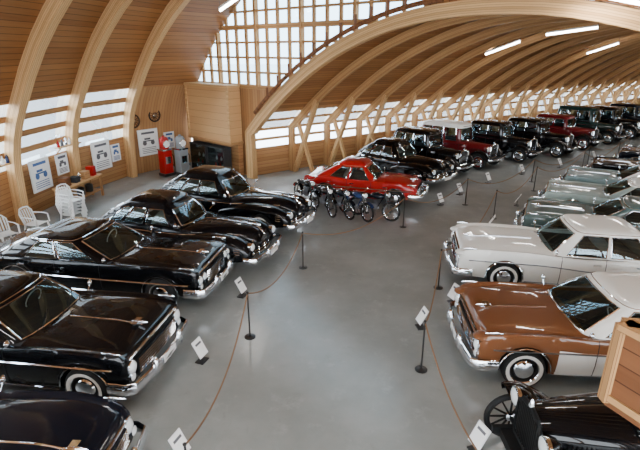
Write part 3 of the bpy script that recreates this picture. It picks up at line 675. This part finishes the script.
# ------------------------------------------------------------------ motorcycles
def motorcycle(cx,cy,h,col):
    mb=MB()
    for x in(.62,-.6):
        r=.29; n=24
        mb.tube([(x+r*math.cos(2*math.pi*i/n),0,r+.03+r*math.sin(2*math.pi*i/n)) for i in range(n)],.035,TIRE,8,closed=True)
        mb.tube([(x+.25*math.cos(2*math.pi*i/n),0,.32+.25*math.sin(2*math.pi*i/n)) for i in range(n)],.010,CHROME,6,closed=True)
        mb.cyl((x,-.05,.32),(x,.05,.32),.045,.045,STEEL,10)
        for i in range(12): a=2*math.pi*i/12; mb.cyl((x,.02*(-1)**i,.32),(x+.25*math.cos(a),0,.32+.25*math.sin(a)),.003,.003,CHROME,4)
        rows=[[(x+.35*math.cos(R(a)),y,.32+.35*math.sin(R(a))) for y in(-.06,-.03,.03,.06)] for a in range(25 if x<0 else 40,165 if x<0 else 150,10)]
        mb.grid(rows,col)
    for s in(.07,-.07):
        mb.cyl((.62,s,.32),(.40,s,.92),.018,.018,STEEL,8); mb.cyl((-.6,s,.32),(-.42,s,.68),.018,.018,STEEL,8); mb.cyl((-.6,s,.32),(-.05,s*.6,.34),.015,.015,col,8)
    mb.tube([(.40,0,.86),(.15,0,.42),(-.1,0,.32),(-.3,0,.40),(-.45,0,.66)],.022,col,8); mb.tube([(.40,0,.86),(-.1,0,.70),(-.5,0,.68)],.022,col,8)
    mb.ell((.12,0,.78),(.25,.12,.11),col,16,10); mb.ell((-.33,0,.76),(.28,.11,.06),DARK,14,8)
    mb.ell((.0,0,.42),(.17,.11,.12),INK,12,8)
    for i in range(5): mb.box((.10,0,.50+.03*i),(.15,.16,.012),INK)
    mb.tube([(.15,.1,.5),(.12,.13,.3),(-.2,.14,.27),(-.75,.15,.30)],.028,CHROME,8)
    mb.tube([(.22,.34,.98),(.32,.25,1.02),(.38,.08,.97),(.38,-.08,.97),(.32,-.25,1.02),(.22,-.34,.98)],.012,CHROME,6)
    for s in(1,-1): mb.cyl((.22,s*.34,.98),(.13,s*.38,.96),.018,.018,DARK,8)
    lamp(mb,(.52,0,.86),.08,dep=.1); mb.box((-.85,0,.52),(.03,.1,.08),TAIL); mb.tube([(0,.08,.3),(-.02,.2,.03)],.01,DARK,5)
    mb.obj('motorcycle',(cx,cy,0),R(h))
motorcycle(.1,15.55,-62,BLACK); motorcycle(.62,15.3,-58,BLUEBLK); motorcycle(1.15,15.05,-55,BLUE); motorcycle(1.75,14.95,-32,BLUEBLK); motorcycle(-.5,16.5,-60,BLACK)
# ------------------------------------------------------------------ barriers
def stanchion(x,y):
    mb=MB(); mb.lathe((0,0,0),(0,0,1),[(.11,0),(.11,.012),(.04,.022),(.016,.035),(.014,.94),(.022,.95),(.024,.97),(.001,.985)],STEEL,14); mb.obj('rope_stanchion',(x,y,0))
def rope(p,q,sag):
    d=Vector((q[0]-p[0],q[1]-p[1],0)).normalized()*.03; pts=[]
    for i in range(17):
        t=i/16; pts.append((lerp(p[0]+d.x,q[0]-d.x,t),lerp(p[1]+d.y,q[1]-d.y,t),.93-4*sag*t*(1-t)))
    mb=MB(); mb.tube(pts,.013,ROPE,6); mb.obj('barrier_rope')
LS=[(-1.55,4.3),(-1.35,7.96),(-.43,11.1),(2.6,14.1),(5.2,16.4),(8.9,19.6),(12.8,22.6),(16.4,25.4)]
RS=[(2.0,3.6),(1.75,6.95),(2.75,10.0),(5.7,14.9),(8.4,18.2),(11.7,21.0),(14.8,23.6)]
for S in(LS,RS):
    for p in S: stanchion(*p)
    for a,c in zip(S,S[1:]): rope(a,c,.42 if math.dist(a,c)<4.6 else .5)
def placard(x,y,h):
    mb=MB(); mb.box((0,0,.01),(.16,.2,.02),STEEL); mb.cyl((0,0,.02),(-.02,0,.2),.01,.01,STEEL,6)
    mb.box((-.02,0,.27),(.012,.24,.33),FRAMEW,ry=-.5); mb.box((-.012,0,.275),(.006,.21,.30),PAPER,ry=-.5)
    mb.box((-.058+.01,0,.345),(.004,.16,.04),INK,ry=-.5)
    for i in range(5): mb.box((-.035+.0145*i,0,.315-.026*i),(.004,.15,.007),INK,ry=-.5)
    mb.obj('information_placard',(x,y,0),R(h))
for x,y,h in((-1.75,9.6,-20),(-2.1,7.2,-20),(-1.85,5.0,-20),(2.15,5.15,200),(2.0,8.3,190),(2.9,9.3,200),(4.3,16.35,-50),(5.35,17.7,-50),(7.0,19.4,-50),(9.0,20.9,-50),(11.3,22.2,-50),(5.3,14.0,160),(7.0,16.3,150),(13.8,23.9,-50),(8.9,18.2,150)): placard(x,y,h)
# ------------------------------------------------------------------ chairs, pumps, posters
def chair_geo(mb,z0=0,x0=0):
    rows=[[(x0+.22-.44*i/6,-.22+.44*j/6,z0+.43-.02*math.sin(math.pi*i/6)) for j in range(7)] for i in range(7)]; mb.grid(rows,PLASTIC); mb.grid([[(a,b_,c-.015) for a,b_,c in r] for r in rows],PLASTIC)
    for sx in(1,-1):
        for sy in(1,-1): mb.cyl((x0+sx*.2,sy*.2,z0+.43),(x0+sx*.26,sy*.25,z0),.028,.018,PLASTIC,8)
    for j in range(5): 
        y=-.16+.08*j; mb.tube([(x0-.21,y,z0+.45),(x0-.27,y*1.05,z0+.65),(x0-.32,y*1.05,z0+.83)],.022,PLASTIC,5,rz=.006)
    mb.tube([(x0-.20,-.22,z0+.42),(x0-.30,-.24,z0+.75),(x0-.34,-.15,z0+.86),(x0-.35,0,z0+.88),(x0-.34,.15,z0+.86),(x0-.30,.24,z0+.75),(x0-.20,.22,z0+.42)],.022,PLASTIC,6)
    for s in(1,-1): mb.tube([(x0-.27,s*.25,z0+.66),(x0,s*.28,z0+.66),(x0+.2,s*.27,z0+.64),(x0+.24,s*.25,z0+.4)],.024,PLASTIC,6,rz=.012)
def chair(x,y,h,n=1):
    mb=MB()
    for i in range(n): chair_geo(mb,.11*i,.03*i)
    mb.obj('plastic_chair_stack' if n>1 else 'plastic_chair',(x,y,0),R(h))
chair(-7.75,14.2,-20,5); chair(-8.35,13.3,-10); chair(-8.7,12.4,-30); chair(-8.9,11.3,-15)
def pump(x,y,h,col):
    mb=MB(); mb.box((0,0,.06),(.5,.5,.12),STEEL); mb.box((0,0,.62),(.42,.42,1.0),col); mb.box((0,0,1.15),(.46,.46,.06),CHROME)
    mb.lathe((0,0,1.17),(0,0,1),[(.17,0),(.2,.05),(.2,.42),(.15,.5),(.06,.53),(.06,.58)],col,20)
    mb.lathe((.15,0,1.4),(1,0,0),[(.15,0),(.16,.05),(.14,.07),(.001,.07)],[CHROME,CHROME,PAPER],20)
    mb.tube([(.1,.22,1.0),(.12,.34,.8),(.12,.32,.35),(.1,.26,.5),(.1,.24,.85)],.02,DARK,6); mb.box((.215,0,.7),(.01,.25,.3),CHROME)
    mb.obj('petrol_pump',(x,y,0),R(h))
pump(-6.75,20.7,-40,RED); pump(-6.1,20.9,-40,simple('paint_grey',(.25,.27,.28),.4,noise=.05))
def poster(x,y,z,w,h_,rz,ink):
    mb=MB(); mb.box((0,0,0),(.03,w,h_),FRAMEW); mb.box((.017,0,0),(.006,w-.06,h_-.06),PAPER)
    for s in(-1,1): mb.lathe((.02,s*w*.2,-h_*.02),(1,0,0),[(w*.07,0),(w*.10,.001),(w*.10,.004),(w*.07,.005)],ink,18)
    mb.box((.021,0,h_*.06),(.004,w*.55,.05),ink); mb.box((.021,-w*.05,h_*.14),(.004,w*.3,.08),ink)
    mb.box((.021,0,h_*.36),(.004,w*.65,.09),ink)
    for i in range(4): mb.box((.021,0,-h_*(.2+.065*i)),(.004,w*.7,.022),ink)
    mb.obj('poster',(x,y,z),R(rz))
poster(-9.3,15.6,1.3,1.0,1.05,-6,INKB); poster(-8.72,18.95,1.25,1.0,1.15,-18,INK); poster(-7.62,21.3,1.35,1.0,1.15,-38,INK); poster(-9.55,12.9,1.2,1.0,1.0,-4,INK)
poster(-9.15,16.75,1.4,.6,.7,-10,INK); poster(-6.95,22.15,1.3,.55,.75,-38,INKB); poster(-8.48,19.75,1.2,.5,.7,-20,INKB)
# old spoked wheels and a wall shelf hung between the posters
def wallwheel(x,y,z,rz):
    mb=MB(); wheel(mb,0,.06,.3,spokes=True,w=.1,cap=RAILW); o=mb.obj('wall_mounted_wheel',(x,y,z-.3),R(rz-90))
wallwheel(-7.98,20.75,2.35,-36); wallwheel(-7.35,21.6,2.5,-38)
def shelf(x,y,z,rz):
    mb=MB(); mb.beam((.1,-.6,0),(.1,.6,0),.22,.03,GLU)
    for s in(-.5,.5): mb.beam((0,s,-.2),(.18,s,-.02),.03,.03,GLUA)
    for i in range(6): mb.lathe((.1,-.5+.2*i,.016),(0,0,1),[(.05,0),(.055,.04),(.05,.14+.03*(i%3)),(.02,.2+.03*(i%3)),(.02,.24)],[RED,INK,CHROME,PAPER,BLUE,STEEL][i],12)
    mb.obj('wall_shelf',(x,y,z),R(rz))
shelf(-9.12,17.15,2.0,-10); shelf(-9.5,13.9,2.0,-4)
# wooden balcony (edge of stair landing)
mb=MB()
A=Vector((1.86,2.55,0)); B=Vector((2.75,.65,0)); C=Vector((4.6,1.9,0)); Z=lambda v,z: (v.x,v.y,z)
mb.beam(Z(A,3.62),Z(B,3.62),.12,.045,GLUA); mb.beam(Z(A,3.35),Z(B,3.35),.03,.46,RAILW); mb.beam(Z(A,3.1),Z(B,3.1),.06,.05,GLUA)
mb.beam(Z(A,3.62),Z(C,3.62),.12,.045,GLUA); mb.beam(Z(A,3.35),Z(C,3.35),.03,.46,RAILW)
mb.beam(Z(A,3.06),Z(A,3.62),.07,.07,GLUA,up=(1,0,0))
mb.add([Z(A,3.08),Z(B,3.08),(4.9,0,3.08),Z(C,3.08),Z(A,3.02),Z(B,3.02),(4.9,0,3.02),Z(C,3.02)],[(0,1,2,3),(7,6,5,4),(0,1,5,4),(1,2,6,5),(2,3,7,6),(3,0,4,7)],RAILW,[[(0,0),(2,0),(2,2),(0,2)]]*6)
for x,y in((4.4,1.85),(4.7,.4)): mb.beam((x,y,0),(x,y,3.03),.14,.14,WALLW,up=(1,0,0))
mb.obj('wooden_balcony')
# ------------------------------------------------------------------ world, light, camera
w=bpy.data.worlds.new('sky'); bpy.context.scene.world=w; w.use_nodes=True; bg=w.node_tree.nodes['Background']
bg.inputs[0].default_value=(.86,.93,1,1); bg.inputs[1].default_value=15.0
cd=bpy.data.cameras.new('camera'); co=bpy.data.objects.new('camera',cd); bpy.context.collection.objects.link(co)
co.location=(0,0,5.2); co.rotation_euler=(R(90-20.03),0,0); cd.lens=27; cd.sensor_width=36; cd.clip_end=400
bpy.context.scene.camera=co
